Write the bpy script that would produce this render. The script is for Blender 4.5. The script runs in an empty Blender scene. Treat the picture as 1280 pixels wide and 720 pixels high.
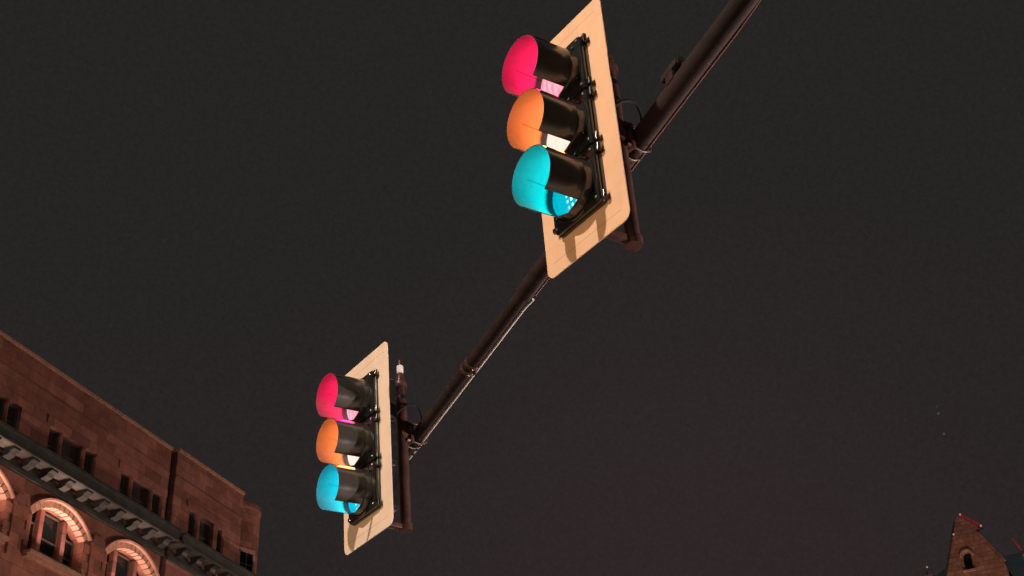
import bpy, bmesh, math, random
from mathutils import Vector, Matrix
random.seed(7)
PI = math.pi
sc = bpy.context.scene
col = sc.collection

# ------------------------------------------------------------------ materials
def mat(name, color, rough=0.6, metal=0.0, spec=0.5, var=0.0, scale=8.0, bump=0.0, coat=0.0, dirt=None):
    m = bpy.data.materials.new(name); m.use_nodes = True
    nt = m.node_tree; b = nt.nodes['Principled BSDF']
    b.inputs['Base Color'].default_value = (*color, 1)
    b.inputs['Roughness'].default_value = rough
    b.inputs['Metallic'].default_value = metal
    b.inputs['Specular IOR Level'].default_value = spec
    b.inputs['Coat Weight'].default_value = coat
    b.inputs['Coat Roughness'].default_value = 0.08
    tc = nt.nodes.new('ShaderNodeTexCoord')
    if var or bump:
        n = nt.nodes.new('ShaderNodeTexNoise'); n.inputs['Scale'].default_value = scale
        n.inputs['Detail'].default_value = 6; n.inputs['Roughness'].default_value = 0.65
        nt.links.new(tc.outputs['Object'], n.inputs['Vector'])
    if var:
        r = nt.nodes.new('ShaderNodeValToRGB')
        r.color_ramp.elements[0].position = 0.3; r.color_ramp.elements[1].position = 0.7
        d = dirt or tuple(c * (1 - var) for c in color)
        r.color_ramp.elements[0].color = (*d, 1)
        r.color_ramp.elements[1].color = (*[min(1, c * (1 + var * 0.5)) for c in color], 1)
        nt.links.new(n.outputs['Fac'], r.inputs['Fac']); nt.links.new(r.outputs['Color'], b.inputs['Base Color'])
        mr = nt.nodes.new('ShaderNodeMapRange')
        mr.inputs['To Min'].default_value = max(0.02, rough - 0.12); mr.inputs['To Max'].default_value = min(1, rough + 0.12)
        nt.links.new(n.outputs['Fac'], mr.inputs['Value']); nt.links.new(mr.outputs['Result'], b.inputs['Roughness'])
    if bump:
        bp = nt.nodes.new('ShaderNodeBump'); bp.inputs['Strength'].default_value = bump; bp.inputs['Distance'].default_value = 0.02
        nt.links.new(n.outputs['Fac'], bp.inputs['Height']); nt.links.new(bp.outputs['Normal'], b.inputs['Normal'])
    return m

def stone(name, color, bw, bh, mortar=0.02, var=0.35, bump=0.6, mortar_col=None, rough=0.85):
    """coursed stone on the local x-z plane of the building"""
    m = bpy.data.materials.new(name); m.use_nodes = True
    nt = m.node_tree; b = nt.nodes['Principled BSDF']; b.inputs['Roughness'].default_value = rough
    b.inputs['Specular IOR Level'].default_value = 0.25
    tc = nt.nodes.new('ShaderNodeTexCoord'); sp = nt.nodes.new('ShaderNodeSeparateXYZ'); cb = nt.nodes.new('ShaderNodeCombineXYZ')
    ad = nt.nodes.new('ShaderNodeMath'); ad.operation = 'ADD'
    nt.links.new(tc.outputs['Object'], sp.inputs[0])
    nt.links.new(sp.outputs['X'], ad.inputs[0]); nt.links.new(sp.outputs['Y'], ad.inputs[1])
    nt.links.new(ad.outputs[0], cb.inputs['X']); nt.links.new(sp.outputs['Z'], cb.inputs['Y'])
    br = nt.nodes.new('ShaderNodeTexBrick')
    br.inputs['Scale'].default_value = 1; br.inputs['Brick Width'].default_value = bw; br.inputs['Row Height'].default_value = bh
    br.inputs['Mortar Size'].default_value = mortar; br.inputs['Mortar Smooth'].default_value = 0.3; br.inputs['Bias'].default_value = 0
    br.inputs['Color1'].default_value = (*[c * (1 + var * .5) for c in color], 1)
    br.inputs['Color2'].default_value = (*[c * (1 - var) for c in color], 1)
    br.inputs['Mortar'].default_value = (*(mortar_col or [c * .55 for c in color]), 1)
    nt.links.new(cb.outputs[0], br.inputs['Vector'])
    n = nt.nodes.new('ShaderNodeTexNoise'); n.inputs['Scale'].default_value = 1.3; n.inputs['Detail'].default_value = 9; n.inputs['Roughness'].default_value = .7
    nt.links.new(tc.outputs['Object'], n.inputs['Vector'])
    mr = nt.nodes.new('ShaderNodeMapRange'); mr.inputs['From Min'].default_value = .3; mr.inputs['From Max'].default_value = .7
    mr.inputs['To Min'].default_value = .6; mr.inputs['To Max'].default_value = 1.25
    nt.links.new(n.outputs['Fac'], mr.inputs['Value'])
    mx = nt.nodes.new('ShaderNodeVectorMath'); mx.operation = 'MULTIPLY'
    nt.links.new(br.outputs['Color'], mx.inputs[0]); nt.links.new(mr.outputs['Result'], mx.inputs[1])
    nt.links.new(mx.outputs[0], b.inputs['Base Color'])
    n2 = nt.nodes.new('ShaderNodeTexNoise'); n2.inputs['Scale'].default_value = 5; n2.inputs['Detail'].default_value = 6
    nt.links.new(tc.outputs['Object'], n2.inputs['Vector'])
    hh = nt.nodes.new('ShaderNodeMath'); hh.operation = 'MULTIPLY_ADD'; hh.inputs[1].default_value = .5
    inv = nt.nodes.new('ShaderNodeMath'); inv.operation = 'SUBTRACT'; inv.inputs[0].default_value = 1
    nt.links.new(br.outputs['Fac'], inv.inputs[1])
    nt.links.new(n2.outputs['Fac'], hh.inputs[0]); nt.links.new(inv.outputs[0], hh.inputs[2])
    bp = nt.nodes.new('ShaderNodeBump'); bp.inputs['Strength'].default_value = bump; bp.inputs['Distance'].default_value = .06
    nt.links.new(hh.outputs[0], bp.inputs['Height']); nt.links.new(bp.outputs['Normal'], b.inputs['Normal'])
    return m

def emission(name, color, strength):
    m = bpy.data.materials.new(name); m.use_nodes = True
    nt = m.node_tree; b = nt.nodes['Principled BSDF']
    b.inputs['Base Color'].default_value = (*[c * .5 for c in color], 1)
    b.inputs['Emission Color'].default_value = (*color, 1); b.inputs['Emission Strength'].default_value = strength
    return m

def lens_mat(name, base, hot, cell, dot, rotate=0.0, streak=1.0, edge=False):
    """signal lens: coloured glow with the brighter cells of its moulded pattern / lamp array"""
    m = bpy.data.materials.new(name); m.use_nodes = True
    nt = m.node_tree; b = nt.nodes['Principled BSDF']
    b.inputs['Base Color'].default_value = (*[min(.6, c * .08) for c in base], 1); b.inputs['Roughness'].default_value = .15
    tc = nt.nodes.new('ShaderNodeTexCoord'); mp = nt.nodes.new('ShaderNodeMapping')
    mp.inputs['Rotation'].default_value = (0, rotate, 0); mp.inputs['Scale'].default_value = (1 / cell, 1 / cell, streak / cell)
    nt.links.new(tc.outputs['Object'], mp.inputs['Vector'])
    fr = nt.nodes.new('ShaderNodeVectorMath'); fr.operation = 'FRACTION'; nt.links.new(mp.outputs[0], fr.inputs[0])
    sp = nt.nodes.new('ShaderNodeSeparateXYZ'); nt.links.new(fr.outputs[0], sp.inputs[0])
    cb = nt.nodes.new('ShaderNodeCombineXYZ'); cb.inputs['Y'].default_value = .5
    nt.links.new(sp.outputs['X'], cb.inputs['X']); nt.links.new(sp.outputs['Z'], cb.inputs['Z'])
    ds = nt.nodes.new('ShaderNodeVectorMath'); ds.operation = 'DISTANCE'; ds.inputs[1].default_value = (.5, .5, .5)
    nt.links.new(cb.outputs[0], ds.inputs[0])
    mr = nt.nodes.new('ShaderNodeMapRange'); mr.inputs['From Min'].default_value = dot; mr.inputs['From Max'].default_value = dot + .14
    mr.inputs['To Min'].default_value = 1; mr.inputs['To Max'].default_value = 0
    nt.links.new(ds.outputs['Value'], mr.inputs['Value'])
    n = nt.nodes.new('ShaderNodeTexNoise'); n.inputs['Scale'].default_value = 22; n.inputs['Detail'].default_value = 3
    nt.links.new(tc.outputs['Object'], n.inputs['Vector'])
    mu = nt.nodes.new('ShaderNodeMath'); mu.operation = 'MULTIPLY'
    mr2 = nt.nodes.new('ShaderNodeMapRange'); mr2.inputs['From Min'].default_value = .35; mr2.inputs['From Max'].default_value = .6; mr2.inputs['To Min'].default_value = .35
    nt.links.new(n.outputs['Fac'], mr2.inputs['Value'])
    nt.links.new(mr.outputs['Result'], mu.inputs[0]); nt.links.new(mr2.outputs['Result'], mu.inputs[1])
    if edge:                                              # only the outer row of lamp cells reads as separate dots
        s2 = nt.nodes.new('ShaderNodeSeparateXYZ'); nt.links.new(tc.outputs['Object'], s2.inputs[0])
        m3 = nt.nodes.new('ShaderNodeMapRange'); m3.inputs['From Min'].default_value = -.03; m3.inputs['From Max'].default_value = .01
        nt.links.new(s2.outputs['X'], m3.inputs['Value'])
        m4 = nt.nodes.new('ShaderNodeMath'); m4.operation = 'MULTIPLY'; nt.links.new(mu.outputs[0], m4.inputs[0]); nt.links.new(m3.outputs['Result'], m4.inputs[1]); mu = m4
    mx = nt.nodes.new('ShaderNodeMix'); mx.data_type = 'RGBA'
    mx.inputs['A'].default_value = (*base, 1); mx.inputs['B'].default_value = (*hot, 1)
    nt.links.new(mu.outputs[0], mx.inputs['Factor'])
    nt.links.new(mx.outputs['Result'], b.inputs['Emission Color']); b.inputs['Emission Strength'].default_value = 1
    return m

# ------------------------------------------------------------------ mesh helpers
class MB:
    def __init__(s): s.bm = bmesh.new()
    def box(s, x0, x1, y0, y1, z0, z1, bevel=0, M=None):
        v = [s.bm.verts.new((x, y, z)) for x in (x0, x1) for y in (y0, y1) for z in (z0, z1)]
        fs = [s.bm.faces.new([v[i] for i in q]) for q in ((0,1,3,2),(4,6,7,5),(0,4,5,1),(2,3,7,6),(0,2,6,4),(1,5,7,3))]
        if bevel:
            es = list({e for f in fs for e in f.edges})
            r = bmesh.ops.bevel(s.bm, geom=es, offset=bevel, segments=2, profile=.6, affect='EDGES')
            v = list({q for f in r['faces'] for q in f.verts} | {q for q in v if q.is_valid})
        if M is not None:
            for q in v: q.co = M @ q.co
        return s
    def loft(s, rings, cap=True, closed=True):
        R = [[s.bm.verts.new(p) for p in r] for r in rings]
        n = len(R[0])
        for a, b in zip(R, R[1:]):
            for i in range(n if closed else n - 1):
                j = (i + 1) % n
                s.bm.faces.new((a[i], a[j], b[j], b[i]))
        if cap:
            s.bm.faces.new(list(reversed(R[0]))); s.bm.faces.new(R[-1])
        return R
    def tube(s, p0, p1, r0, r1=None, seg=20, cap=True):
        return s.path([p0, p1], [r0, r0 if r1 is None else r1], seg, cap)
    def path(s, pts, rad, seg=16, cap=True):
        pts = [Vector(p) for p in pts]
        if not hasattr(rad, '__len__'): rad = [rad] * len(pts)
        d0 = (pts[1] - pts[0]).normalized()
        up = Vector((0, 0, 1)) if abs(d0.z) < .9 else Vector((1, 0, 0))
        u = d0.cross(up).normalized(); rings = []
        for i, p in enumerate(pts):
            a = pts[max(0, i - 1)]; c = pts[min(len(pts) - 1, i + 1)]
            d = (c - a).normalized()
            u = (u - d * u.dot(d)).normalized(); w = d.cross(u)
            rings.append([p + (u * math.cos(2*PI*k/seg) + w * math.sin(2*PI*k/seg)) * rad[i] for k in range(seg)])
        s.loft(rings, cap); return s
    def lathe(s, prof, org=(0,0,0), axis='z', seg=40):
        """prof: (radius, height) along the axis"""
        org = Vector(org); rings = []
        for r, h in prof:
            ring = []
            for k in range(seg):
                c, q = math.cos(2*PI*k/seg) * r, math.sin(2*PI*k/seg) * r
                ring.append(org + (Vector((c, q, h)) if axis == 'z' else Vector((c, -h, q)) if axis == 'y' else Vector((h, c, q))))
            rings.append(ring)
        s.loft(rings); return s
    def build(s, name, m, parent=None, smooth=None, matrix=None):
        bmesh.ops.recalc_face_normals(s.bm, faces=s.bm.faces)
        me = bpy.data.meshes.new(name); s.bm.to_mesh(me); s.bm.free()
        if smooth:
            for p in me.polygons: p.use_smooth = True
            if hasattr(me, 'set_sharp_from_angle'): me.set_sharp_from_angle(angle=math.radians(smooth))
        me.materials.append(m)
        o = bpy.data.objects.new(name, me); col.objects.link(o)
        if parent is not None: o.parent = parent
        if matrix is not None: o.matrix_local = matrix
        return o

def tag(o, label=None, cat=None, group=None, kind=None):
    for k, v in (('label', label), ('category', cat), ('group', group), ('kind', kind)):
        if v: o[k] = v
    return o
def empty(name, matrix, label=None, cat=None, group=None):
    o = bpy.data.objects.new(name, None); col.objects.link(o); o.matrix_world = matrix; o.empty_display_size = .3
    return tag(o, label, cat, group)

def copy_tree(o, parent=None):
    c = o.copy(); col.objects.link(c)
    if parent is not None:
        c.parent = parent; c.matrix_parent_inverse = o.matrix_parent_inverse.copy(); c.matrix_local = o.matrix_local.copy()
    for ch in list(o.children): copy_tree(ch, c)
    return c

def rrect(hx, hz, r, k=8):
    pts = []
    for cx, cz, a0 in ((hx-r, hz-r, 0), (-hx+r, hz-r, 90), (-hx+r, -hz+r, 180), (hx-r, -hz+r, 270)):
        for i in range(k + 1):
            a = math.radians(a0 + 90 * i / k); pts.append((cx + r * math.cos(a), cz + r * math.sin(a)))
    return pts

def extrude_outline(name, outer, holes, y0, y1, m, parent=None):
    """flat outline in x-z with holes, solid from depth y0 to y1"""
    cu = bpy.data.curves.new(name, 'CURVE'); cu.dimensions = '2D'; cu.fill_mode = 'BOTH'
    cu.extrude = (y1 - y0) / 2
    for loop in [outer] + holes:
        sp = cu.splines.new('POLY'); sp.points.add(len(loop) - 1); sp.use_cyclic_u = True
        for p, (x, z) in zip(sp.points, loop): p.co = (x, z, 0, 1)
    tmp = bpy.data.objects.new('tmp_outline', cu); col.objects.link(tmp)
    dg = bpy.context.evaluated_depsgraph_get()
    me = bpy.data.meshes.new_from_object(tmp.evaluated_get(dg))
    bpy.data.objects.remove(tmp); bpy.data.curves.remove(cu)
    for v in me.vertices:
        x, z, h = v.co; v.co = (x, (y0 + y1) / 2 - h, z)
    bm = bmesh.new(); bm.from_mesh(me); bmesh.ops.remove_doubles(bm, verts=bm.verts, dist=1e-5); bmesh.ops.recalc_face_normals(bm, faces=bm.faces); bm.to_mesh(me); bm.free()
    me.name = name; me.materials.clear(); me.materials.append(m)
    o = bpy.data.objects.new(name, me); col.objects.link(o)
    if parent is not None: o.parent = parent
    return o

def light(name, kind, loc, power, color, parent=None, **kw):
    ld = bpy.data.lights.new(name, kind); ld.energy = power; ld.color = color
    for k, v_ in kw.items(): setattr(ld, k, v_)
    o = bpy.data.objects.new(name, ld); col.objects.link(o)
    if parent is not None: o.parent = parent
    o.location = loc; return o
# ------------------------------------------------------------------ camera (solved from the photograph's vanishing points)
Wm = ((0.99964, -0.02666, 0.0), (0.01413, 0.52986, 0.84797), (-0.0226, -0.84767, 0.53005))
CAM = Vector((0, 0, 1.6))
cx = Vector([Wm[i][0] for i in range(3)]); cy = Vector([Wm[i][1] for i in range(3)]); cz = Vector([Wm[i][2] for i in range(3)])
cd = bpy.data.cameras.new('camera'); cam = bpy.data.objects.new('camera', cd); col.objects.link(cam)
cam.matrix_world = Matrix((( cx.x, -cy.x, -cz.x, CAM.x), (cx.y, -cy.y, -cz.y, CAM.y), (cx.z, -cy.z, -cz.z, CAM.z), (0,0,0,1)))
cd.sensor_width = 36; cd.lens = 36 * 1829 / 1280; cd.clip_end = 4000; cd.clip_start = .05
sc.camera = cam

# ------------------------------------------------------------------ world: city night sky
w = bpy.data.worlds.new('World'); sc.world = w; w.use_nodes = True
nt = w.node_tree; nt.nodes.clear()
out = nt.nodes.new('ShaderNodeOutputWorld'); bg = nt.nodes.new('ShaderNodeBackground')
sky = nt.nodes.new('ShaderNodeTexSky'); sky.sky_type = 'NISHITA'; sky.sun_disc = False
sky.sun_elevation = math.radians(-6); sky.sun_rotation = math.radians(200)
bg.inputs['Strength'].default_value = .02
nt.links.new(sky.outputs['Color'], bg.inputs['Color'])
tc = nt.nodes.new('ShaderNodeTexCoord'); sp = nt.nodes.new('ShaderNodeSeparateXYZ'); nt.links.new(tc.outputs['Generated'], sp.inputs[0])
rp = nt.nodes.new('ShaderNodeValToRGB'); rp.color_ramp.interpolation = 'EASE'
e = rp.color_ramp.elements
e[0].position = .25; e[0].color = (.0235, .0180, .0176, 1)
e[1].position = .66; e[1].color = (.0196, .0184, .0177, 1)
nz = nt.nodes.new('ShaderNodeTexNoise'); nz.inputs['Scale'].default_value = 2.2; nz.inputs['Detail'].default_value = 4
nt.links.new(tc.outputs['Generated'], nz.inputs['Vector'])
ma = nt.nodes.new('ShaderNodeMath'); ma.operation = 'MULTIPLY_ADD'; ma.inputs[1].default_value = .22
sb = nt.nodes.new('ShaderNodeMath'); sb.operation = 'SUBTRACT'; sb.inputs[1].default_value = .11
nt.links.new(nz.outputs['Fac'], ma.inputs[0]); nt.links.new(sp.outputs['Z'], sb.inputs[0]); nt.links.new(sb.outputs[0], ma.inputs[2])
nt.links.new(ma.outputs[0], rp.inputs['Fac'])
bg2 = nt.nodes.new('ShaderNodeBackground')
nt.links.new(rp.outputs['Color'], bg2.inputs['Color'])
nf = nt.nodes.new('ShaderNodeTexNoise'); nf.inputs['Scale'].default_value = 330; nf.inputs['Detail'].default_value = 3; nf.inputs['Roughness'].default_value = .95   # fine film-like grain put into the sky's brightness
nt.links.new(tc.outputs['Generated'], nf.inputs['Vector'])
mf = nt.nodes.new('ShaderNodeMapRange'); mf.inputs['From Min'].default_value = .3; mf.inputs['From Max'].default_value = .7
mf.inputs['To Min'].default_value = .80; mf.inputs['To Max'].default_value = 1.14
nt.links.new(nf.outputs['Fac'], mf.inputs['Value']); nt.links.new(mf.outputs['Result'], bg2.inputs['Strength'])
add = nt.nodes.new('ShaderNodeAddShader'); nt.links.new(bg.outputs[0], add.inputs[0]); nt.links.new(bg2.outputs[0], add.inputs[1])
last = add
def pix_dir(x, y):
    d = cx * ((x - 640) / 1829) + cy * ((y - 360) / 1829) + cz
    return d.normalized()
for (sx, sy, st) in ((1173, 517, .06), (1180, 542.3, .055), (1171, 508, .02)):      # two faint stars over the gabled building
    dt = nt.nodes.new('ShaderNodeVectorMath'); dt.operation = 'DISTANCE'; dt.inputs[1].default_value = pix_dir(sx, sy)
    nt.links.new(tc.outputs['Generated'], dt.inputs[0])
    mr = nt.nodes.new('ShaderNodeMapRange'); mr.inputs['From Min'].default_value = .0003; mr.inputs['From Max'].default_value = .0011
    mr.inputs['To Min'].default_value = st; mr.inputs['To Max'].default_value = 0
    nt.links.new(dt.outputs['Value'], mr.inputs['Value'])
    b3 = nt.nodes.new('ShaderNodeBackground'); nt.links.new(mr.outputs['Result'], b3.inputs['Strength'])
    a3 = nt.nodes.new('ShaderNodeAddShader'); nt.links.new(last.outputs[0], a3.inputs[0]); nt.links.new(b3.outputs[0], a3.inputs[1]); last = a3
dg_ = nt.nodes.new('ShaderNodeVectorMath'); dg_.operation = 'DISTANCE'; dg_.inputs[1].default_value = pix_dir(860, 700)      # town glow low over the street
nt.links.new(tc.outputs['Generated'], dg_.inputs[0])
mg = nt.nodes.new('ShaderNodeMapRange'); mg.interpolation_type = 'SMOOTHSTEP'; mg.inputs['From Min'].default_value = 0; mg.inputs['From Max'].default_value = .30
mg.inputs['To Min'].default_value = .0062; mg.inputs['To Max'].default_value = 0
nt.links.new(dg_.outputs['Value'], mg.inputs['Value'])
bgl = nt.nodes.new('ShaderNodeBackground'); bgl.inputs['Color'].default_value = (1, .42, .45, 1); nt.links.new(mg.outputs['Result'], bgl.inputs['Strength'])
ag = nt.nodes.new('ShaderNodeAddShader'); nt.links.new(last.outputs[0], ag.inputs[0]); nt.links.new(bgl.outputs[0], ag.inputs[1]); last = ag
nt.links.new(last.outputs[0], out.inputs['Surface'])

# ------------------------------------------------------------------ materials in use
M = {}
M['black_paint'] = mat('black_paint', (.016, .017, .018), .2, 0, .6, .5, 14, .03, coat=.35)
M['visor_paint'] = mat('visor_paint', (.046, .044, .040), .18, 0, .6, .25, 9, .008, coat=.2)
M['rubber'] = mat('rubber', (.012, .012, .012), .75, 0, .2, .3, 20)
M['steel'] = mat('steel', (.09, .043, .037), .38, .25, .5, .45, 11, .12)
M['dark_steel'] = mat('dark_steel', (.025, .0145, .0145), .72, .0, .25, .45, 12, .12)
M['visor_inside'] = mat('visor_inside', (.09, .09, .09), .5, 0, .3, .2, 20, .0)
M['chrome'] = mat('chrome', (.5, .5, .5), .25, .9)
M['white_cap'] = mat('white_cap', (.8, .76, .74), .45, 0, .5, .15, 40)
M['highlight_pale'] = mat('highlight_pale', (.85, .76, .72), .45, 0, .5, .2, 40)  # pale tone of the strip that stands for the arm's highlight

# plate: pale reflective sheet with its two folded seams and weathering
def plate_mat(c):
    m = mat('plate_sheet', c, .55, 0, .35, .10, 5, .02)
    nt = m.node_tree; b = nt.nodes['Principled BSDF']
    src = b.inputs['Base Color'].links[0].from_socket
    tc = nt.nodes.new('ShaderNodeTexCoord'); sp = nt.nodes.new('ShaderNodeSeparateXYZ'); nt.links.new(tc.outputs['Object'], sp.inputs[0])
    sf = nt.nodes.new('ShaderNodeMath'); sf.operation = 'SUBTRACT'; sf.inputs[1].default_value = .675; nt.links.new(sp.outputs['Z'], sf.inputs[0])
    ab = nt.nodes.new('ShaderNodeMath'); ab.operation = 'ABSOLUTE'; nt.links.new(sf.outputs[0], ab.inputs[0])
    cm = nt.nodes.new('ShaderNodeMath'); cm.operation = 'COMPARE'; cm.inputs[1].default_value = .604; cm.inputs[2].default_value = .0022
    nt.links.new(ab.outputs[0], cm.inputs[0])
    ax = nt.nodes.new('ShaderNodeMath'); ax.operation = 'ABSOLUTE'; nt.links.new(sp.outputs['X'], ax.inputs[0])
    lt = nt.nodes.new('ShaderNodeMath'); lt.operation = 'LESS_THAN'; lt.inputs[1].default_value = .255; nt.links.new(ax.outputs[0], lt.inputs[0])
    cv = nt.nodes.new('ShaderNodeMath'); cv.operation = 'COMPARE'; cv.inputs[1].default_value = .2555; cv.inputs[2].default_value = .0012
    nt.links.new(ax.outputs[0], cv.inputs[0])
    cvm = nt.nodes.new('ShaderNodeMath'); cvm.operation = 'MULTIPLY'; cvm.inputs[1].default_value = .12; nt.links.new(cv.outputs[0], cvm.inputs[0])
    mu = nt.nodes.new('ShaderNodeMath'); mu.operation = 'MULTIPLY'; nt.links.new(cm.outputs[0], mu.inputs[0]); nt.links.new(lt.outputs[0], mu.inputs[1])
    mxx = nt.nodes.new('ShaderNodeMath'); mxx.operation = 'MAXIMUM'; nt.links.new(mu.outputs[0], mxx.inputs[0]); nt.links.new(cvm.outputs[0], mxx.inputs[1])
    mm = nt.nodes.new('ShaderNodeMath'); mm.operation = 'MULTIPLY'; mm.inputs[1].default_value = .45; nt.links.new(mxx.outputs[0], mm.inputs[0])
    mx = nt.nodes.new('ShaderNodeMix'); mx.data_type = 'RGBA'; mx.inputs['B'].default_value = (.30, .16, .08, 1)
    nt.links.new(src, mx.inputs['A']); nt.links.new(mm.outputs[0], mx.inputs['Factor'])
    nt.links.new(mx.outputs['Result'], b.inputs['Base Color'])
    return m
M['plate'] = plate_mat((.80, .505, .335)); M['brightened_plate'] = plate_mat((.87, .68, .56))  # second, paler copy makes up for weaker lamp light on the far plate
M['lens_red'] = lens_mat('lens_red', (1.0, .30, .42), (1.2, .56, .62), .030, .40, .5, .22)
M['lens_amber'] = lens_mat('lens_amber', (1.0, .80, .66), (1.1, .92, .80), .05, .42, .4, .4)
M['lens_green'] = lens_mat('lens_green', (.0, .46, .60), (1.8, 2.6, 2.6), .030, .20, edge=True)
M['lens_blue_green'] = lens_mat('lens_blue_green', (.0, .50, .72), (2.0, 2.6, 2.6), .034, .24, edge=True)
GLOW = {'lens_red': (1, .0015, .082), 'lens_amber': (1, .18, .030), 'lens_green': (0, .50, .52), 'lens_blue_green': (0, .52, .68)}

# ------------------------------------------------------------------ traffic signals
SX = Vector((.58778, -.8084, .03158)); SU = Vector((-.05095, .00197, .9987)); SN = Vector((-.80741, -.58863, -.04003))
PN = Vector((.32459, 5.6507, 6.00076)); PF = Vector((-1.00726, 8.89375, 5.93376))
H2 = .675
def signal_matrix(P):
    o = P - SU * H2
    return Matrix(((SX.x, -SN.x, SU.x, o.x), (SX.y, -SN.y, SU.y, o.y), (SX.z, -SN.z, SU.z, o.z), (0, 0, 0, 1)))

def make_visor_mb(gap_=33, r_out=.151, r_in=.1475, n0=.052, n1=.300, droop=.012):
    mb = MB(); bm = mb.bm; seg = 84
    ts = (0, .04, .08, .13, .19, .20, .35, .5, .65, .8, .92, 1); L = len(ts) - 1; grid = []
    for t in ts:                                               # a closed collar at the door, then the long opening underneath
        n = n0 + (n1 - n0) * t; gap = .4 if t < .195 else gap_; a0 = -90 + gap; a1 = 270 - gap
        outer, inner = [], []
        for i in range(seg + 1):
            a = math.radians(a0 + (a1 - a0) * i / seg)
            up = .5 + .5 * math.sin(a)
            nn = n + .014 * t * (up - .5)                          # the mouth leans forward a little at the top
            fl = 1 + .025 * max(0, 1 - t * 6) ** 2                 # flared foot against the door
            c, s = math.cos(a), math.sin(a)
            outer.append(bm.verts.new((r_out * fl * c, -nn, r_out * fl * s - droop * t)))
            inner.append(bm.verts.new((r_in * fl * c, -nn, r_in * fl * s - droop * t)))
        grid.append((outer, inner))
    fin = []
    for j in range(L):
        (o0, i0), (o1, i1) = grid[j], grid[j + 1]
        for i in range(seg):
            bm.faces.new((o0[i], o0[i+1], o1[i+1], o1[i])); f = bm.faces.new((i0[i], i1[i], i1[i+1], i0[i+1])); fin.append(f)
        bm.faces.new((o0[0], o1[0], i1[0], i0[0])); bm.faces.new((o0[seg], i0[seg], i1[seg], o1[seg]))
    for (o, q) in (grid[0], grid[-1]):
        for i in range(seg): bm.faces.new((o[i], q[i], q[i+1], o[i+1]))
    for f in fin: f.material_index = 1
    return mb


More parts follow.
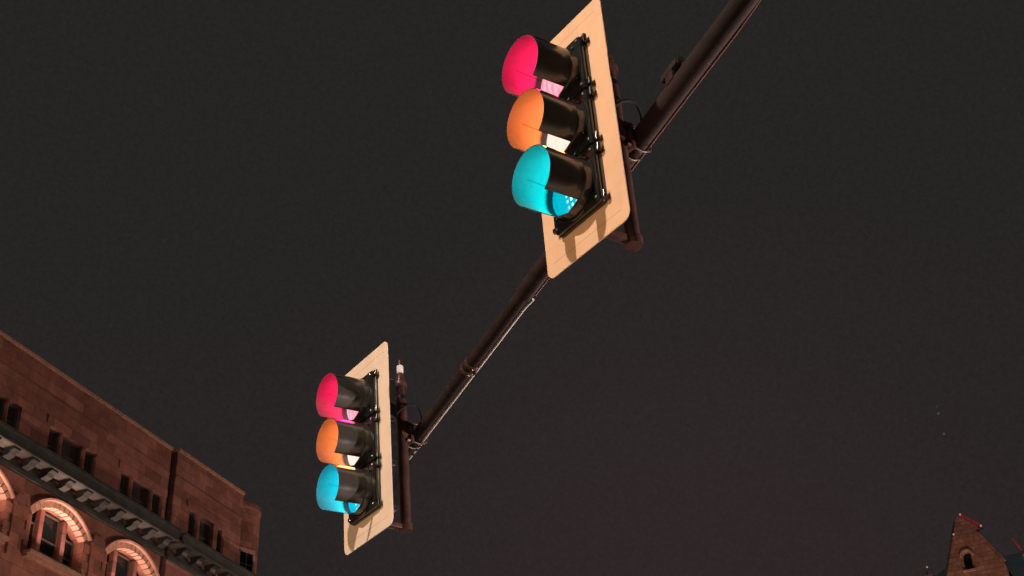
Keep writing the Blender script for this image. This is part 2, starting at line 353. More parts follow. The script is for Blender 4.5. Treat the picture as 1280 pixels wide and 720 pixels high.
def make_signal(P, label, plate, green):
    root = empty('traffic_signal', signal_matrix(P), label, 'traffic signal', 'traffic signals hung on the mast arm')
    T = Matrix.Translation((0, 0, H2))
    # back plate with its opening
    mb = MB(); o_ = rrect(.309, H2, .05); i_ = rrect(.158, .485, .02)
    rings = [[(x, y, z + H2) for x, z in lp] for lp, y in ((o_, -.0025), (o_, .0025), (i_, .0025), (i_, -.0025), (o_, -.0025))]
    mb.loft(rings, cap=False); bmesh.ops.remove_doubles(mb.bm, verts=mb.bm.verts, dist=1e-6)
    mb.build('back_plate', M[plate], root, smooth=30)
    # housing body behind the plate
    mb = MB()
    for k in (-1, 0, 1):
        lo = rrect(.155, .160, .025); 
        rings = [[(x * s, y, z * s + H2 + .33 * k) for x, z in lo] for y, s in ((-.001, 1), (.145, .96), (.162, .9), (.168, .78))]
        mb.loft(rings)
    for k in (-.5, .5): mb.lathe([(.07, -.012), (.07, .012)], (0, .07, H2 + .33 * k), 'z', 24)
    mb.build('housing', M['black_paint'], root, smooth=35)
    for k, c in ((1, 'red'), (0, 'amber'), (-1, 'green')):
        Tk = Matrix.Translation((0, 0, H2 + .338 * k - .008))
        # door: rim step, face, raised lens ring
        mb = MB()
        def lp(hx, hz, r, y): return [(x, y, z) for x, z in rrect(hx, hz, r)]
        mb.loft([lp(.176, .1660, .022, -.003), lp(.178, .1670, .022, -.007), lp(.178, .1670, .022, -.018), lp(.174, .1635, .022, -.021),
                 lp(.171, .1615, .022, -.023), lp(.171, .1615, .022, -.026), lp(.175, .165, .024, -.029), lp(.175, .165, .024, -.040), lp(.171, .161, .024, -.046), lp(.158, .146, .03, -.0485)])
        mb.lathe([(.165, .044), (.165, .052), (.163, .054), (.1495, .054), (.1495, .0495)], (0, 0, 0), 'y', 64)
        door = mb.build('door', M['black_paint'], root, smooth=35, matrix=Tk)
        for s in (-1, 1):                                          # hinge knuckles on the right edge, latches on the left
            mb = MB(); mb.lathe([(.006, -.024), (.012, -.022), (.012, .022), (.006, .024)], (.188, -.026, s * .138), 'z', 18)
            mb.lathe([(.0155, -.006), (.0155, .006)], (.188, -.026, s * .138 - .012), 'z', 18)
            mb.box(.168, .19, -.036, -.018, s * .138 - .018, s * .138 + .018, .002)
            mb.build('hinge', M['black_paint'], door, smooth=35)
            mb = MB(); mb.box(-.196, -.170, -.040, -.014, s * .12 - .010, s * .12 + .010, .002); mb.lathe([(.010, -.012), (.010, .012)], (-.190, -.027, s * .12), 'z', 14)
            mb.build('latch', M['black_paint'], door, smooth=35)
            for q in (-1, 1):
                mb = MB(); mb.lathe([(.0085, .046), (.0085, .0525), (.005, .055)], (q * .150, 0, s * .138), 'y', 12)
                mb.build('screw', M['chrome'], door, smooth=35)
        # lens: shallow dome
        mb = MB(); mb.lathe([(.1465, .048), (.1465, .062), (.13, .071), (.10, .079), (.06, .085), (.02, .0877), (.002, .088)], (0, 0, 0), 'y', 64)
        ln = mb.build('lens', M[green if c == 'green' else 'lens_' + c], root, smooth=60, matrix=Tk); ln['label'] = {'red': 'lit red lens', 'amber': 'lit amber lens', 'green': 'lit blue-green lens'}[c]
        gc_ = GLOW[green if c == 'green' else 'lens_' + c]
        light('signal_lamp', 'AREA', (0, -.094, 0), 5.7, gc_, ln, shape='DISK', size=.27).rotation_euler = (-PI / 2, 0, 0)
        vz = make_visor_mb().build('visor', M['visor_paint'], root, smooth=40, matrix=Tk); vz.data.materials.append(M['visor_inside'])
        for q in (-1, 1):
            a = math.radians(90 + q * 57); Ms = Matrix.Translation((0, 0, -.006)) @ Matrix.Rotation(-a, 4, 'Y')
            mb = MB(); mb.box(.1463, .1524, -.292, -.07, -.0009, .0009, 0, Ms); mb.build('seam', M['dark_steel'], vz)
        for a in (40, 140, 215, 325):
            ca, sa = math.cos(math.radians(a)), math.sin(math.radians(a))
            mb = MB(); mb.lathe([(.008, .055), (.008, .062), (.004, .065)], (.1625 * ca, 0, .1625 * sa), 'y', 10)
            mb.build('flange_bolt', M['black_paint'], vz, smooth=40)
    # mounting tube, brackets and clamp
    yb = .29
    mb = MB(); mb.tube((0, yb, H2 - .555), (0, yb, H2 + .42), .037, seg=24)
    mb.build('mounting_tube', M['steel'], root, smooth=40)
    mb = MB(); mb.lathe([(.041, .42), (.041, .45)], (0, yb, H2), 'z', 24); mb.build('tube_collar', M['black_paint'], root, smooth=40)
    mb = MB(); mb.lathe([(.031, .45), (.031, .60), (.024, .63), (.016, .635)], (0, yb, H2), 'z', 24)
    for k in range(4): mb.lathe([(.0335, .47 + .035 * k), (.0335, .478 + .035 * k)], (0, yb, H2), 'z', 24)
    mb.build('tube_head', M['steel'], root, smooth=40)
    for s in (-1, 1):
        z = s * .535
        mb = MB(); mb.box(-.022, .022, .06, yb + .04, H2 + z - .016, H2 + z + .016, .004)
        mb.lathe([(.05, -.02), (.05, .02)], (0, .075, H2 + z - s * .012), 'z', 24)
        mb.lathe([(.046, -.024), (.046, .024)], (0, yb, H2 + z), 'z', 24)
        mb.build('bracket_arm', M['steel'], root, smooth=40)
    return root
near = make_signal(PN, 'larger upper traffic signal on the mast arm, with the warmer orange back plate', 'plate', 'lens_green')
far = make_signal(PF, 'smaller lower traffic signal at the mast arm tip, white cap on its mounting tube', 'brightened_plate', 'lens_blue_green')
# white antenna cap on the far tube
yb = .29
mb = MB(); mb.lathe([(.020, .634), (.0235, .640), (.0235, .690), (.018, .697)], (0, yb, H2), 'z', 24); ac = mb.build('antenna_cap', M['white_cap'], far, smooth=40)
mb = MB(); mb.lathe([(.0105, .696), (.0095, .738), (.005, .742)], (0, yb, H2), 'z', 16); mb.build('antenna_tip', M['steel'], ac, smooth=40)

# ------------------------------------------------------------------ mast arm and pole
ta = PF + SU * .165 - SN * .405; na = PN + SU * .10 - SN * .405
ad = (na - ta).normalized()
tip = ta - ad * .16; Larm = 11.4; base = tip + ad * Larm
r_tip, r_base = .042, .056
mast = empty('mast_arm_pole', Matrix.Translation((base.x, base.y, 0)), 'dark steel mast arm reaching diagonally over the street behind both signals', 'mast arm')
inv = Vector((base.x, base.y, 0))
def armp(s): return tip + ad * s - inv
def armr(s): return r_tip + (r_base - r_tip) * s / Larm
side = ad.cross(Vector((0, 0, 1))).normalized(); upv = side.cross(ad).normalized()
mb = MB(); mb.path([armp(s) for s in (0, .6, 1.2, 2.2, 4, 6, 8, 10, Larm)], [armr(s) for s in (0, .6, 1.2, 2.2, 4, 6, 8, 10, Larm)], 28)
mb.build('arm', M['dark_steel'], mast, smooth=40)
def ring(s0, s1, extra, name, m):
    mb = MB(); a = armr(s0)
    mb.path([armp(s0), armp(s0 + .004), armp(s1 - .004), armp(s1)], [a + extra * .6, a + extra, a + extra, a + extra * .6], 28)
    return mb.build(name, m, mast, smooth=40)
ring(2.15, 4.9, .009, 'sleeve', M['dark_steel'])
for s in (1.18, 1.26): ring(s, s + .03, .007, 'strap', M['steel'])
for s in (4.95, 5.35, 5.6): ring(s, s + .05, .010, 'strap', M['steel'])
mb = MB(); mb.lathe([(.03, 0), (armr(0) + .004, .004), (armr(0) + .004, .012)], (0, 0, 0), 'z', 24)
mb.build('end_cap', M['dark_steel'], mast, smooth=40, matrix=Matrix.Translation(armp(-.012)) @ ad.to_track_quat('Z', 'Y').to_matrix().to_4x4())
# clamps that carry the two tubes
for P, zz in ((PF, .165), (PN, .10)):
    c = P + SU * zz - inv
    R = Matrix(((SX.x, -SN.x, SU.x, c.x), (SX.y, -SN.y, SU.y, c.y), (SX.z, -SN.z, SU.z, c.z), (0, 0, 0, 1)))
    mb = MB(); mb.box(-.055, .055, .325, .352, -.075, .075, .006); mb.box(-.04, .04, .262, .326, -.03, .03, .005)
    cl = mb.build('clamp', M['steel'], mast, smooth=40, matrix=R)
    for s in (-1, 1):
        mb = MB()
        mb.path([(s * .04, .34, .068), (s * .04, .405, .075), (s * .04, .455, .05), (s * .04, .468, 0), (s * .04, .455, -.05), (s * .04, .405, -.075), (s * .04, .34, -.068)], .007, 10)
        mb.lathe([(.014, -.322), (.014, -.300)], (s * .04, 0, .066), 'y', 6); mb.lathe([(.014, -.322), (.014, -.300)], (s * .04, 0, -.066), 'y', 6)
        mb.build('clamp_bolt', M['steel'], cl, smooth=40)
# signal cable looping from the arm into each head
for P, zz in ((PF, .165), (PN, .10)):
    pts = []
    for (x, n, z) in ((.02, -.44, zz + .07), (.05, -.42, zz + .16), (.075, -.36, zz + .20), (.07, -.27, zz + .17), (.04, -.18, zz + .06), (.02, -.165, zz)):
        pts.append(P + SX * x + SN * n + SU * z - inv)
    sm = []
    for i in range(len(pts) - 1):
        for t in (0, .33, .66):
            p0 = pts[max(0, i-1)]; p1 = pts[i]; p2 = pts[i+1]; p3 = pts[min(len(pts)-1, i+2)]
            sm.append(.5 * ((2*p1) + (p2-p0)*t + (2*p0-5*p1+4*p2-p3)*t*t + (3*p1-p0-3*p2+p3)*t**3))
    sm.append(pts[-1]); mb = MB(); mb.path(sm, .008, 10); mb.build('cable_loop', M['rubber'], mast, smooth=60)
# added strip: the arm's lower right highlight as pale colour, dark breaks near tip
wd = ad.cross((tip + ad * .9) - CAM).normalized()
if wd.dot(cx) < 0: wd = -wd
def edgep(s, off=.006): return armp(s) + wd * (armr(max(s, 0)) + off + (.009 if s > 2.15 and s < 4.9 else 0))
mb = MB(); mb.path([edgep(-.14 + .1 * k + 0, .010) for k in range(24)], .0085, 10); wire = mb.build('wire', M['highlight_pale'], mast, smooth=60)
for s in (-.06, .02, .12, 1.19):
    mb = MB(); mb.path([edgep(s, .010), edgep(s + .03, .010)], .0125, 10); mb.build('strip_break', M['black_paint'], wire, smooth=40)
M['rim_strip'] = mat('rim_strip', (.17, .065, .05), .5, .0, .5, .2, 20)
mb = MB(); mb.path([edgep(2.2 + .3 * k, .004) for k in range(18)], .006, 8); mb.build('rim_strip', M['rim_strip'], mast, smooth=60)  # added strip: reddish rim light on the arm put into its colour
# small detector on its bracket above the arm, near the top of the picture
s0 = 4.15
c = armp(s0) + upv * .015 - wd * .045
mb = MB(); mb.box(-.035, .035, -.02, .02, 0, .06, .004); mb.build('detector_bracket', M['dark_steel'], mast, smooth=30, matrix=Matrix.Translation(c - upv * .03) @ ad.to_track_quat('X', 'Z').to_matrix().to_4x4())
mb = MB(); mb.box(-.08, .08, -.024, .024, .05, .09, .012); mb.lathe([(.016, .07), (.02, .10)], (0, 0, .07), 'x', 20); mb.build('detector', M['dark_steel'], mast, smooth=30, matrix=Matrix.Translation(c - upv * .03) @ ad.to_track_quat('X', 'Z').to_matrix().to_4x4())
for s in (5.15, 5.5):
    mb = MB(); q = armp(s) + (wd * .2 - upv * .6 - Vector((0, .5, 0))).normalized() * (armr(s) + .004)
    bmesh.ops.create_uvsphere(mb.bm, u_segments=12, v_segments=8, radius=.010, matrix=Matrix.Translation(q)); mb.build('bolt', M['chrome'], mast, smooth=60)
pl_top = base.z + .35
mb = MB(); mb.lathe([(.13, .03), (.10, pl_top - .04), (.04, pl_top + .02)], (0, 0, 0), 'z', 28); mb.build('pole', M['dark_steel'], mast, smooth=40)
mb = MB(); mb.box(-.24, .24, -.24, .24, 0, .035, .006); mb.build('base_plate', M['dark_steel'], mast, smooth=30)

# ------------------------------------------------------------------ ground
def sheet(name, x0, x1, y0, y1, z, m, rot=0, org=(0, 0)):
    mb = MB(); v = [mb.bm.verts.new(p) for p in ((x0,y0,z),(x1,y0,z),(x1,y1,z),(x0,y1,z))]; mb.bm.faces.new(v)
    o = mb.build(name, m); o.matrix_world = Matrix.Translation((org[0], org[1], 0)) @ Matrix.Rotation(rot, 4, 'Z'); tag(o, kind='structure'); return o
M['ground'] = mat('ground_paving', (.16, .15, .14), .9, 0, .3, .3, 1.5, .2)
M['asphalt'] = mat('asphalt', (.055, .053, .05), .75, 0, .4, .35, 3, .3)
M['kerb'] = mat('kerb_stone', (.26, .25, .23), .85, 0, .3, .25, 4, .2)
M['line'] = mat('road_paint', (.7, .68, .62), .6, 0, .4, .2, 6)
sheet('ground', -1500, 1500, -1500, 1500, -.13, M['ground'])
RA = math.atan2(.92276, .38538)
sheet('road', -200, 200, -3.6, 5.6, -.126, M['asphalt'], RA, (-3.5, 2.0))
for k in range(-6, 7): sheet('lane_marking', k * 9, k * 9 + 3, .9, 1.02, -.122, M['line'], RA, (-3.5, 2.0))
for (a, b) in ((-200, -3.6), (5.6, 200)):
    mb = MB()
    if a < -100: mb.box(-200, 200, -9.5, -3.6, -.14, 0, .01)
    else: mb.box(-200, 200, 5.6, 13, -.14, 0, .01)
    o = mb.build('pavement', M['ground']); o.matrix_world = Matrix.Translation((-3.5, 2.0, 0)) @ Matrix.Rotation(RA, 4, 'Z'); tag(o, kind='structure')

# ------------------------------------------------------------------ sandstone building on the left
S = 1.75
hx = Vector((.38537694, .92275924, 0)); nx = Vector((.92275924, -.38537694, 0))
O0 = CAM + (Vector((-10.60751288, 33.40158976, 16.29062531)) - CAM) * S
bO = Vector((O0.x, O0.y, 0))
bm_ = Matrix(((hx.x, -nx.x, 0, bO.x), (hx.y, -nx.y, 0, bO.y), (0, 0, 1, 0), (0, 0, 0, 1)))
bld = empty('sandstone_building', bm_, 'red sandstone building on the left with glowing arched windows under a bracketed cornice', 'building')
def U(u): return u * S
def Z(z): return 1.6 + (z - 1.6) * S
M['stone'] = stone('red_sandstone', (.34, .135, .095), 1.35, .62, .016)
M['stone2'] = stone('attic_sandstone', (.30, .125, .10), 1.2, .5, .014)
M['trim'] = mat('dressed_stone', (.42, .22, .16), .8, 0, .3, .35, 3, .25)
M['metal_trim'] = mat('cornice_metal', (.055, .058, .056), .5, .2, .5, .5, 3, .1)
M['soffit'] = mat('soffit_paint', (.09, .082, .07), .6, 0, .4, .5, 4, .15)
M['bracket'] = mat('bracket_paint', (.024, .023, .021), .6, 0, .5, .5, 4, .1)
M['frame'] = mat('window_paint', (.10, .07, .06), .5, 0, .4, .3, 6)
g = bpy.data.materials.new('window_glass'); g.use_nodes = True; b = g.node_tree.nodes['Principled BSDF']
b.inputs['Base Color'].default_value = (.012, .013, .014, 1); b.inputs['Roughness'].default_value = .12; b.inputs['Specular IOR Level'].default_value = .15
M['glass'] = g
M['attic_glass'] = mat('attic_glass', (.060, .050, .044), .3, 0, .4, .5, 1.5)
# window geometry
def arch_pts(c, hw, spring, apex, n=24, base=None):
    rise = apex - spring; R = (hw * hw + rise * rise) / (2 * rise); zc = apex - R
    a = math.asin(hw / R)
    top = [(c + R * math.sin(a - 2 * a * i / n), zc + R * math.cos(a - 2 * a * i / n)) for i in range(n + 1)]   # right to left
    if base is None: return top
    return [(c - hw, base), (c + hw, base)] + top
arch_c = [U(-.96 + 2.84 * k) for k in range(-3, 3)]
HW, SPR, APX, SIL = .97 * S, Z(15.50), Z(15.94), Z(14.58)
u0, u1 = U(-22), U(3.06)
low_holes = [arch_pts(c, HW, SPR, APX, 24, SIL) for c in arch_c if c + HW < u1 - .2]
CB = Z(16.30)                                   # top of the lower wall (cornice foot)
extrude_outline('wall', [(u0, 0), (u1, 0), (u1, CB), (u0, CB)], low_holes, 0, .62 * S, M['stone'], bld)
# attic wall with triple windows
AT = Z(19.28)
def rect(a, b_, z0, z1): return [(a, z0), (b_, z0), (b_, z1), (a, z1)]
triples = []
for base_u in (-1.77 - 2 * 2.86, -1.77 - 2.86, -1.77, 1.09):
    triples.append([(base_u + a, base_u + b_) for a, b_ in ((0, .46), (.50, 1.34), (1.38, 1.82))])
tri2 = [[(4.15 + a, 4.15 + b_) for a, b_ in ((0, .42), (.54, 1.20), (1.40, 1.74))]]
def att_holes(tr, dz=0): return [rect(U(a), U(b_), Z(16.95), Z(17.88 + dz)) for t in tr for a, b_ in t]
extrude_outline('attic_wall', [(u0, CB), (u1, CB), (u1, AT), (u0, AT)], att_holes(triples), .02, .5 * S, M['stone2'], bld)
v0, v1 = U(3.36), U(6.69)
extrude_outline('corner_wall', [(v0, 0), (v1, 0), (v1, Z(19.40)), (v0, Z(19.40))], att_holes(tri2, .12), .03, .5 * S, M['stone2'], bld)
# deep joint between the two blocks, with a downpipe in it
mb = MB(); mb.box(u1 + .002, v0 - .002, .42, .9, 0, Z(19.2)); mb.build('recess', M['stone2'], bld)
mb = MB(); mb.path([((u1 + v0) / 2, .30, 0), ((u1 + v0) / 2, .30, Z(19.1))], .10, 14); mb.build('downpipe', M['metal_trim'], bld, smooth=40)
# round corner turret
mb = MB(); tc_ = (U(7.34), U(.70)); tr_ = .74 * S
mb.lathe([(tr_, 0), (tr_, Z(19.14)), (tr_ * 1.03, Z(19.16)), (tr_ * 1.03, Z(19.30)), (tr_ * .97, Z(19.38)), (tr_ * .8, Z(19.42))], (tc_[0], tc_[1], 0), 'z', 56)
tur = mb.build('corner_turret', M['stone2'], bld, smooth=35)
def pane_grid(name, par, a, b_, z0, z1, y, sash=True, glass='glass'):
    """sash frame with a glass pane behind, both set back in the opening"""
    fw = .07
    mb = MB(); mb.box(a, a + fw, y, y + .08, z0, z1); mb.box(b_ - fw, b_, y, y + .08, z0, z1)
    mb.box(a + fw, b_ - fw, y, y + .08, z1 - fw, z1); mb.box(a + fw, b_ - fw, y, y + .08, z0, z0 + fw)
    if sash: mb.box(a + fw, b_ - fw, y + .01, y + .07, (z0 + z1) / 2 - .03, (z0 + z1) / 2 + .03)
    f = mb.build(name, M['frame'], par)
    mb = MB(); mb.box(a + .02, b_ - .02, y + .082, y + .10, z0 + .02, z1 - .02); mb.build('pane', M[glass], f)
    return f
for t in triples:
    for a, b_ in t: pane_grid('attic_window', bld, U(a) + .003, U(b_) - .003, Z(16.95) + .003, Z(17.88) - .003, .20, glass='attic_glass')
for t in tri2:
    for a, b_ in t: pane_grid('attic_window', bld, U(a) + .003, U(b_) - .003, Z(16.95) + .003, Z(18.0) - .003, .20, glass='attic_glass')
for t in triples + tri2:                            # stone lintel over each triple
    a, b_ = U(t[0][0]) - .25, U(t[-1][1]) + .25; dz = .12 if t in tri2 else 0
    mb = MB(); mb.box(a, b_, -.03, .015, Z(17.89 + dz), Z(18.10 + dz), .01); mb.build('lintel', M['stone2'], bld)
# turret window, facing the camera side
ta_ = math.radians(-112)
Rt = Matrix.Translation((tc_[0] + math.cos(ta_) * tr_, tc_[1] + math.sin(ta_) * tr_, 0)) @ Matrix.Rotation(ta_ + PI / 2, 4, 'Z')
mb = MB(); mb.box(-.50, .50, -.05, .22, Z(17.75), Z(17.88), .01); mb.box(-.50, -.40, -.05, .22, Z(17.0), Z(17.745), .01); mb.box(.40, .50, -.05, .22, Z(17.0), Z(17.745), .01)
tw = mb.build('turret_window', M['trim'], bld, matrix=Rt)
mb = MB(); mb.box(-.397, .397, -.012, .03, Z(17.0), Z(17.745)); mb.build('pane', M['glass'], tw)
mb = MB(); mb.box(-.03, .03, -.03, -.013, Z(17.0), Z(17.745)); mb.box(-.397, .397, -.03, -.0135, Z(17.38), Z(17.41)); mb.build('sash', M['frame'], tw)
# coping and string course
mb = MB(); mb.box(u0, u1, -.07, .55 * S, AT + .003, AT + .16, .02); mb.build('coping', M['trim'], bld)
mb = MB(); mb.box(v0, v1, -.06, .55 * S, Z(19.40) + .003, Z(19.40) + .16, .02); mb.build('coping', M['trim'], bld)
mb = MB(); mb.box(u0, u1 - .01, -.035, .018, Z(18.55), Z(18.62), .01); mb.box(v0 + .01, v1 - .02, -.025, .028, Z(18.62), Z(18.69), .01); mb.build('string_course', M['stone2'], bld)
# cornice: foot moulding, soffit, fascia, gutter
def cornice(a, b_, name):
    mb = MB(); ft, fb = Z(16.87), Z(16.56); dp = .50 * S
    mb.box(a, b_, -dp, -dp + .10, fb, ft, .015)                        # fascia
    mb.box(a, b_, -dp - .10, -dp - .004, ft - .14, ft + .03, .02)       # gutter lip
    mb.box(a, b_, -dp - .05, -dp - .003, fb - .03, fb + .10, .02)
    mb.box(a, b_, -.14, -.003, Z(16.22), Z(16.36), .03)                 # foot moulding
    mb.box(a, b_, -.08, -.004, Z(16.36) + .003, Z(16.50), .02)
    mb.box(a, b_, -dp + .10, .0, ft - .08, ft - .02)                     # roof of the eave
    c_ = mb.build(name, M['metal_trim'], bld)
    mb = MB(); mb.box(a + .01, b_ - .01, -dp + .103, -.004, Z(16.60), Z(16.66)); mb.build('soffit', M['soffit'], c_)
    return c_, dp
for (a, b_) in ((u0, u1 + .1), (v0 - .12, U(8.0))):
    c_, dp = cornice(a, b_, 'cornice')
    n = int((b_ - a) / (.67 * S))
    for k in range(n + 1):
        u = b_ - .45 - k * .67 * S
        if u < U(-7.0) or u < a + .2: break
        mb = MB()
        prof = [(-.145, Z(16.595)), (-dp + .16, Z(16.595)), (-dp + .16, Z(16.535)), (-dp + .34, Z(16.50)), (-dp + .42, Z(16.43)), (-.30, Z(16.40)), (-.145, Z(16.38))]
        mb.loft([[(u - .19, y, z) for y, z in prof], [(u + .19, y, z) for y, z in prof]])
        mb.box(u - .25, u + .25, -dp + .12, -.13, Z(16.596), Z(16.5995))
        bk = mb.build('bracket', M['bracket'], c_)
# arched windows: voussoirs, hood mould, mullions, sashes, sill and uplight
M['voussoir'] = mat('voussoir_stone', (.52, .30, .22), .75, 0, .3, .3, 4, .2)
def arched_window(c, y_off=0):
    rise = APX - SPR; R = (HW * HW + rise * rise) / (2 * rise); zc = APX - R; a = math.asin(HW / R)
    n = 13; mb = MB(); gap = .032 / R
    for i in range(n):
        a0, a1 = -a + 2 * a * i / n + gap, -a + 2 * a * (i + 1) / n - gap
        ro, ri = R + .26, R - .012
        sec = [(-.05, ri), (-.05, ro), (.30, ro), (.30, ri)]
        ringA = [(c + r * math.sin(a0), y, zc + r * math.cos(a0)) for y, r in sec]
        am = (a0 + a1) / 2; ringM = [(c + r * math.sin(am), y, zc + r * math.cos(am)) for y, r in sec]
        ringB = [(c + r * math.sin(a1), y, zc + r * math.cos(a1)) for y, r in sec]
        mb.loft([ringA, ringM, ringB])
    aw = mb.build('arched_window', M['voussoir'], bld)
    mb = MB(); rings = []
    for i in range(33):
        t = -a * 1.03 + 2.06 * a * i / 32
        rings.append([(c + r * math.sin(t), y, zc + r * math.cos(t)) for y, r in ((-.004, R + .262), (-.15, R + .28), (-.17, R + .36), (-.10, R + .40), (-.004, R + .42))])
    mb.loft(rings); mb.build('hood_mould', M['trim'], aw)
    yb_ = .50
    for s in (-1, 1):
        x = c + s * .42 * S
        zt = zc + math.sqrt(R * R - (.42 * S) ** 2) - .03
        mb = MB(); mb.box(x - .13, x + .13, yb_ - .22, yb_ + .06, SIL, zt, .04); mb.build('mullion', M['stone2'], aw)
    for a_, b__ in ((c - HW + .02, c - .42 * S - .133), (c - .42 * S + .133, c + .42 * S - .133), (c + .42 * S + .133, c + HW - .02)):
        zt = min(zc + math.sqrt(R * R - (q - c) ** 2) for q in (a_, b__)) - .02
        pane_grid('sash', aw, a_, b__, SIL, zt, yb_)
    mb = MB(); mb.loft([[(x, yb_ + .115, z) for x, z in arch_pts(c, HW + .1, SPR, APX + .1, 24, SIL - .1)], [(x, yb_ + .16, z) for x, z in arch_pts(c, HW + .1, SPR, APX + .1, 24, SIL - .1)]]); mb.build('blind', M['glass'], aw)
    mb = MB(); mb.box(c - HW - .18, c + HW + .18, -.40, .30, SIL - .16, SIL - .004, .03); mb.box(c - HW - .14, c + HW + .14, -.20, -.003, SIL - .28, SIL - .164, .02); sill = mb.build('sill', M['trim'], aw)
    for s in (-1, 1):                                     # toothed jamb stones
        for k in range(4):
            z0 = SIL + (SPR - SIL) * k / 4; ww = .42 if k % 2 else .26
            x0 = c + s * (HW + .004); x1 = x0 + s * ww
            mb = MB(); mb.box(min(x0, x1), max(x0, x1), -.04, -.002, z0 + .008, z0 + (SPR - SIL) / 4 - .008, .012); mb.build('jamb_stone', M['stone'], aw)
    mb = MB(); mb.box(c - HW * .85, c + HW * .85, -.38, -.28, SIL, SIL + .05, .008); mb.build('uplight', M['metal_trim'], aw)
    return aw
for c in arch_c[:5]: arched_window(c)
# blocky pier stones between the arches
for c in arch_c[1:4]:
    m_ = c + 1.42 * S
    mb = MB(); lo = [(-.34, Z(15.45)), (.34, Z(15.45)), (.42, Z(15.56)), (.34, Z(15.76)), (-.34, Z(15.76)), (-.42, Z(15.56))]
    mb.loft([[(m_ + x, -.20, z) for x, z in lo], [(m_ + x, -.003, z) for x, z in lo]]); mb.build('pier_stone', M['stone2'], bld)
    mb = MB(); mb.box(m_ - .36, m_ + .36, -.08, -.002, SIL - .5, Z(15.445), .02); mb.build('pier', M['stone'], bld)
mb = MB(); mb.box(u0, u1, .55 * S, 16, Z(19.0), Z(19.1)); mb.box(v0, v1, .55 * S, 16, Z(19.1), Z(19.2)); mb.build('roof', M['metal_trim'], bld)

# ------------------------------------------------------------------ gabled building on the right, far away
GD = 130.0
def at(px, py, dist):
    d = pix_dir(px, py); return CAM + d * (dist / math.hypot(d.x, d.y))
apex = at(1199, 646, GD)
gc = at(1212, 712, GD)
sg = GD * 1.03 / 1829 * 1.05                         # metres per photo pixel there
gd = Vector((gc.x, gc.y, 0)).normalized()
ga = math.atan2(gd.y, gd.x) - PI / 2                   # front faces the camera
gb = empty('gabled_building', Matrix.Translation((gc.x, gc.y, 0)) @ Matrix.Rotation(ga - math.radians(9), 4, 'Z'), 'distant steep gabled building at bottom right with one small window and slate roof', 'building')
M['gable_stone'] = stone('gable_sandstone', (.30, .14, .10), .9, .4, .02, .3, .5)
M['slate'] = mat('roof_slate', (.07, .085, .085), .5, 0, .5, .4, .8)
def slate_rows(m):
    nt = m.node_tree; b = nt.nodes['Principled BSDF']; tc = nt.nodes.new('ShaderNodeTexCoord')
    wv = nt.nodes.new('ShaderNodeTexWave'); wv.bands_direction = 'Z'; wv.wave_profile = 'SAW'; wv.inputs['Scale'].default_value = .62; wv.inputs['Distortion'].default_value = .3
    nt.links.new(tc.outputs['Object'], wv.inputs['Vector'])
    src = b.inputs['Base Color'].links[0].from_socket
    mx = nt.nodes.new('ShaderNodeMix'); mx.data_type = 'RGBA'; mx.inputs['A'].default_value = (.018, .024, .026, 1)
    nt.links.new(wv.outputs['Color'], mx.inputs['Factor']); nt.links.new(src, mx.inputs['B']); nt.links.new(mx.outputs['Result'], b.inputs['Base Color'])
slate_rows(M['slate'])
zA = apex.z; zs = 5.0                                 # apex height, drop of the gable shown
hw = 2.75; zb = zA - 5.2
win = [(-.36, zA - 5.0), (.36, zA - 5.0), (.36, zA - 3.75)] + [(.36 * math.cos(PI * i / 8), zA - 3.75 + .36 * math.sin(PI * i / 8)) for i in range(1, 8)] + [(-.36, zA - 3.75)]
hl, hr = 2.05, 3.05
extrude_outline('gable_wall', [(-hl - .15, 0), (hr + .15, 0), (hr + .15, zA - 5.6), (hr, zA - 4.9), (1.15, zA - 1.75), (1.45, zA - 1.45), (1.4, zA - 1.2), (.1, zA), (-.25, zA), (-.4, zA - .35), (-hl, zA - 5.2), (-hl - .15, zA - 5.8)], [win], 0, .6, M['gable_stone'], gb)
mb = MB(); mb.box(-.34, .34, .30, .34, zA - 4.98, zA - 3.45); wn = mb.build('window', M['glass'], gb)
mb = MB(); rg = []
for i in range(13):
    t = PI * i / 12
    rg.append([(r * math.cos(t), y, zA - 3.75 + r * math.sin(t)) for y, r in ((-.003, .42), (-.15, .42), (-.15, .60), (-.003, .60))])
mb.loft(rg); mb.build('hood_mould', M['trim'], wn)
mb = MB(); mb.box(-.55, .55, -.16, -.003, zA - 5.22, zA - 5.03); mb.build('sill', M['trim'], wn)
M['redlit_coping'] = mat('red_light_colour', (.45, .05, .09), .5, 0, .4, .3, 2)  # red light on the coping, put into its colour
def slab(p0, p1, th, y0, y1, name, m, par):
    p0 = Vector((p0[0], 0, p0[1])); p1 = Vector((p1[0], 0, p1[1])); d = (p1 - p0).normalized(); n = Vector((-d.z, 0, d.x))
    if n.z < 0: n = -n
    mb = MB(); q = [p0 + n * .004, p1 + n * .004, p1 + n * th, p0 + n * th]
    mb.loft([[(v.x, y0, v.z) for v in q], [(v.x, y1, v.z) for v in q]]); return mb.build(name, m, par)
slab((.12, zA + .02), (1.65, zA - 1.36), .22, -.12, .66, 'redlit_coping', M['redlit_coping'], gb)
slab((1.2, zA - 1.78), (hr, zA - 4.85), .16, -.10, .66, 'coping', M['gable_stone'], gb)
slab((-hl, zA - 5.15), (-.4, zA - .4), .16, -.10, .66, 'coping', M['metal_trim'], gb)
M['lampball'] = emission('small_lamp', (1, .75, .72), .22)
for x, z in ((.15, zA + .12), (1.75, zA - 1.3), (-.75, zA - 1.6)):
    mb = MB(); bmesh.ops.create_uvsphere(mb.bm, u_segments=12, v_segments=8, radius=.085, matrix=Matrix.Translation((x, -.2, z))); k = mb.build('coping_lamp', M['lampball'], gb, smooth=60)
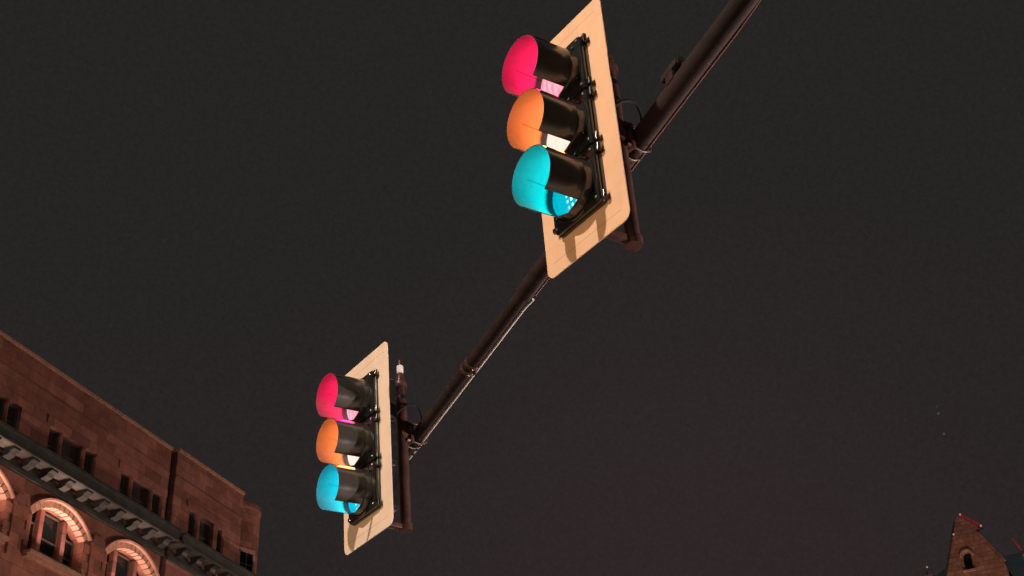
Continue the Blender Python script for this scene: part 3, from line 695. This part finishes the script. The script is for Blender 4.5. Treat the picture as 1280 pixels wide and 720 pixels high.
# main body and slate roof behind the gable
mb = MB(); mb.box(-7, 14, 2.2, 18, 0, zA - 6.6); mb.build('body', M['gable_stone'], gb)
mb = MB(); mb.loft([[(-7.2, 2.0, zA - 6.6), (14.2, 2.0, zA - 6.6), (14.2, 18.2, zA - 6.6), (-7.2, 18.2, zA - 6.6)], [(-3.6, 9.5, zA - .9), (11.5, 9.5, zA - .9), (11.5, 10.2, zA - .9), (-3.6, 10.2, zA - .9)]])
mb.build('roof', M['slate'], gb)
mb = MB(); v = [mb.bm.verts.new(p) for p in ((-hl, .6, zA - 5.3), (hr, .6, zA - 5.1), (-.1, .6, zA - .3), (-hl, 9, zA - 5.3), (hr, 9, zA - 5.1), (-.1, 9, zA - .3))]
for q in ((0,1,2),(3,5,4),(0,2,5,3),(1,4,5,2),(0,3,4,1)): mb.bm.faces.new([v[i] for i in q])
mb.build('gable_roof', M['slate'], gb)
# dormers either side
for x, wd_, zt in ((-4.05, .42, zA - 4.0), (5.2, .75, zA - 3.9)):
    mb = MB(); mb.box(x - wd_, x + wd_, 2.2, 5.5, zA - 7, zt)
    dm = mb.build('dormer', M['gable_stone'], gb)
    mb = MB(); mb.loft([[(x - wd_ - .12, 2.1, zt + .004), (x + wd_ + .12, 2.1, zt + .004), (x + wd_ + .12, 5.6, zt + .004), (x - wd_ - .12, 5.6, zt + .004)], [(x - .05, 2.6, zt + .7), (x + .05, 2.6, zt + .7), (x + .05, 5.0, zt + .7), (x - .05, 5.0, zt + .7)]]); mb.build('dormer_roof', M['slate'], dm)
    mb = MB(); mb.lathe([(.05, .62), (.035, 1.5), (.01, 1.55)], (x, 2.65, zt), 'z', 8); mb.build('finial', M['gable_stone'], dm)
    mb = MB(); bmesh.ops.create_uvsphere(mb.bm, u_segments=12, v_segments=8, radius=.08, matrix=Matrix.Translation((x + .02, 2.2, zt + .75))); mb.build('finial_lamp', M['lampball'], dm, smooth=60)
slab((3.75, zA - 2.1), (4.35, zA - 3.4), .14, 2.2, 2.5, 'redlit_coping', M['redlit_coping'], gb)

# ------------------------------------------------------------------ street lamps (all outside the frame; all but the first added for their light)
M['lamp_glass'] = emission('lamp_glass', (1, .62, .30), 30)
def street_lamp(x, y, h, aim, power, color, label, radius=.12):
    root = empty('street_lamp', Matrix.Translation((x, y, 0)) @ Matrix.Rotation(aim, 4, 'Z'), label, 'street lamp', 'street lamps along the road')
    mb = MB(); mb.lathe([(.11, 0), (.10, .6), (.075, .7), (.05, h)], (-1.2, 0, 0), 'z', 20); mb.build('pole', M['dark_steel'], root, smooth=40)
    mb = MB(); mb.path([(-1.2, 0, h - .05), (-1.0, 0, h + .18), (-.5, 0, h + .27), (-.1, 0, h + .25)], .035, 14); mb.build('bracket', M['dark_steel'], root, smooth=40)
    mb = MB(); mb.box(-.35, .35, -.15, .15, h + .16, h + .30, .04); mb.build('lamp_head', M['dark_steel'], root, smooth=40)
    mb = MB(); mb.box(-.22, .22, -.11, .11, h + .135, h + .158, .01); mb.build('lamp_glass', M['lamp_glass'], root)
    light('lamp_light', 'POINT', (0, 0, h), power, color, root, shadow_soft_size=radius)
    return root
street_lamp(-7.10, .25, 11.7, math.radians(200), 4600, (1, .82, .66), 'tall street lamp on the left that lights the signal plates', .16)
street_lamp(-12.6, -3.4, 5.3, math.radians(200), 3900, (1, .68, .36), 'unseen low lamp added behind the camera on the left as fill', .25)  # added fill, softens the visor shadows on the plates
street_lamp(8.2, 7.0, 4.0, math.radians(30), 4200, (1, .76, .68), 'unseen lamp added on the right to light the mast arm edge')  # added to brighten the arm's edge and the tubes
fac = bO + hx * U(-1.5) + nx * 13
street_lamp(fac.x, fac.y, 11, math.radians(160), 17500, (1, .74, .60), 'unseen street lamp added to light the sandstone facade')  # added to brighten the facade from below
fac = bO + hx * U(7) + nx * 14
street_lamp(fac.x, fac.y, 11, math.radians(160), 11200, (1, .74, .60), 'unseen street lamp added to light the facade by the corner turret')  # second lamp added for the facade's corner
gl = gc + (CAM - gc).normalized() * 0
gpos = Vector((gc.x, gc.y, 0)) - gd * 16
street_lamp(gpos.x, gpos.y, 12, ga, 72000, (1, .72, .55), 'unseen street lamp added to light the gabled building', .3)  # added to brighten the gable wall
light('added_roof_light', 'SPOT', (1, .35, zA + 24), 4200, (.82, .96, 1), gb, shadow_soft_size=.3, spot_size=math.radians(75), spot_blend=.6)  # unseen light added above the roof to brighten the slates
# window uplights on the sills of the arched windows
for i, c in enumerate(arch_c[1:5]):
    a_ = light('uplight_lamp', 'AREA', (c, -.33, SIL + .065), (62, 76, 73, 38)[i], (1, .64, .52), bld, shape='RECTANGLE', size=HW * 1.6, size_y=.05, spread=math.radians(80))
    a_.rotation_euler = (PI - math.radians(6), 0, 0)

# ------------------------------------------------------------------ render settings
sc.view_settings.view_transform = 'Standard'; sc.view_settings.look = 'None'
sc.view_settings.exposure = 0; sc.view_settings.gamma = 1; sc.view_settings.use_curve_mapping = False
sc.render.resolution_x = 1024; sc.render.resolution_y = 576
sc.cycles.use_denoising = True; sc.cycles.max_bounces = 8
sc.cycles.sample_clamp_indirect = 6
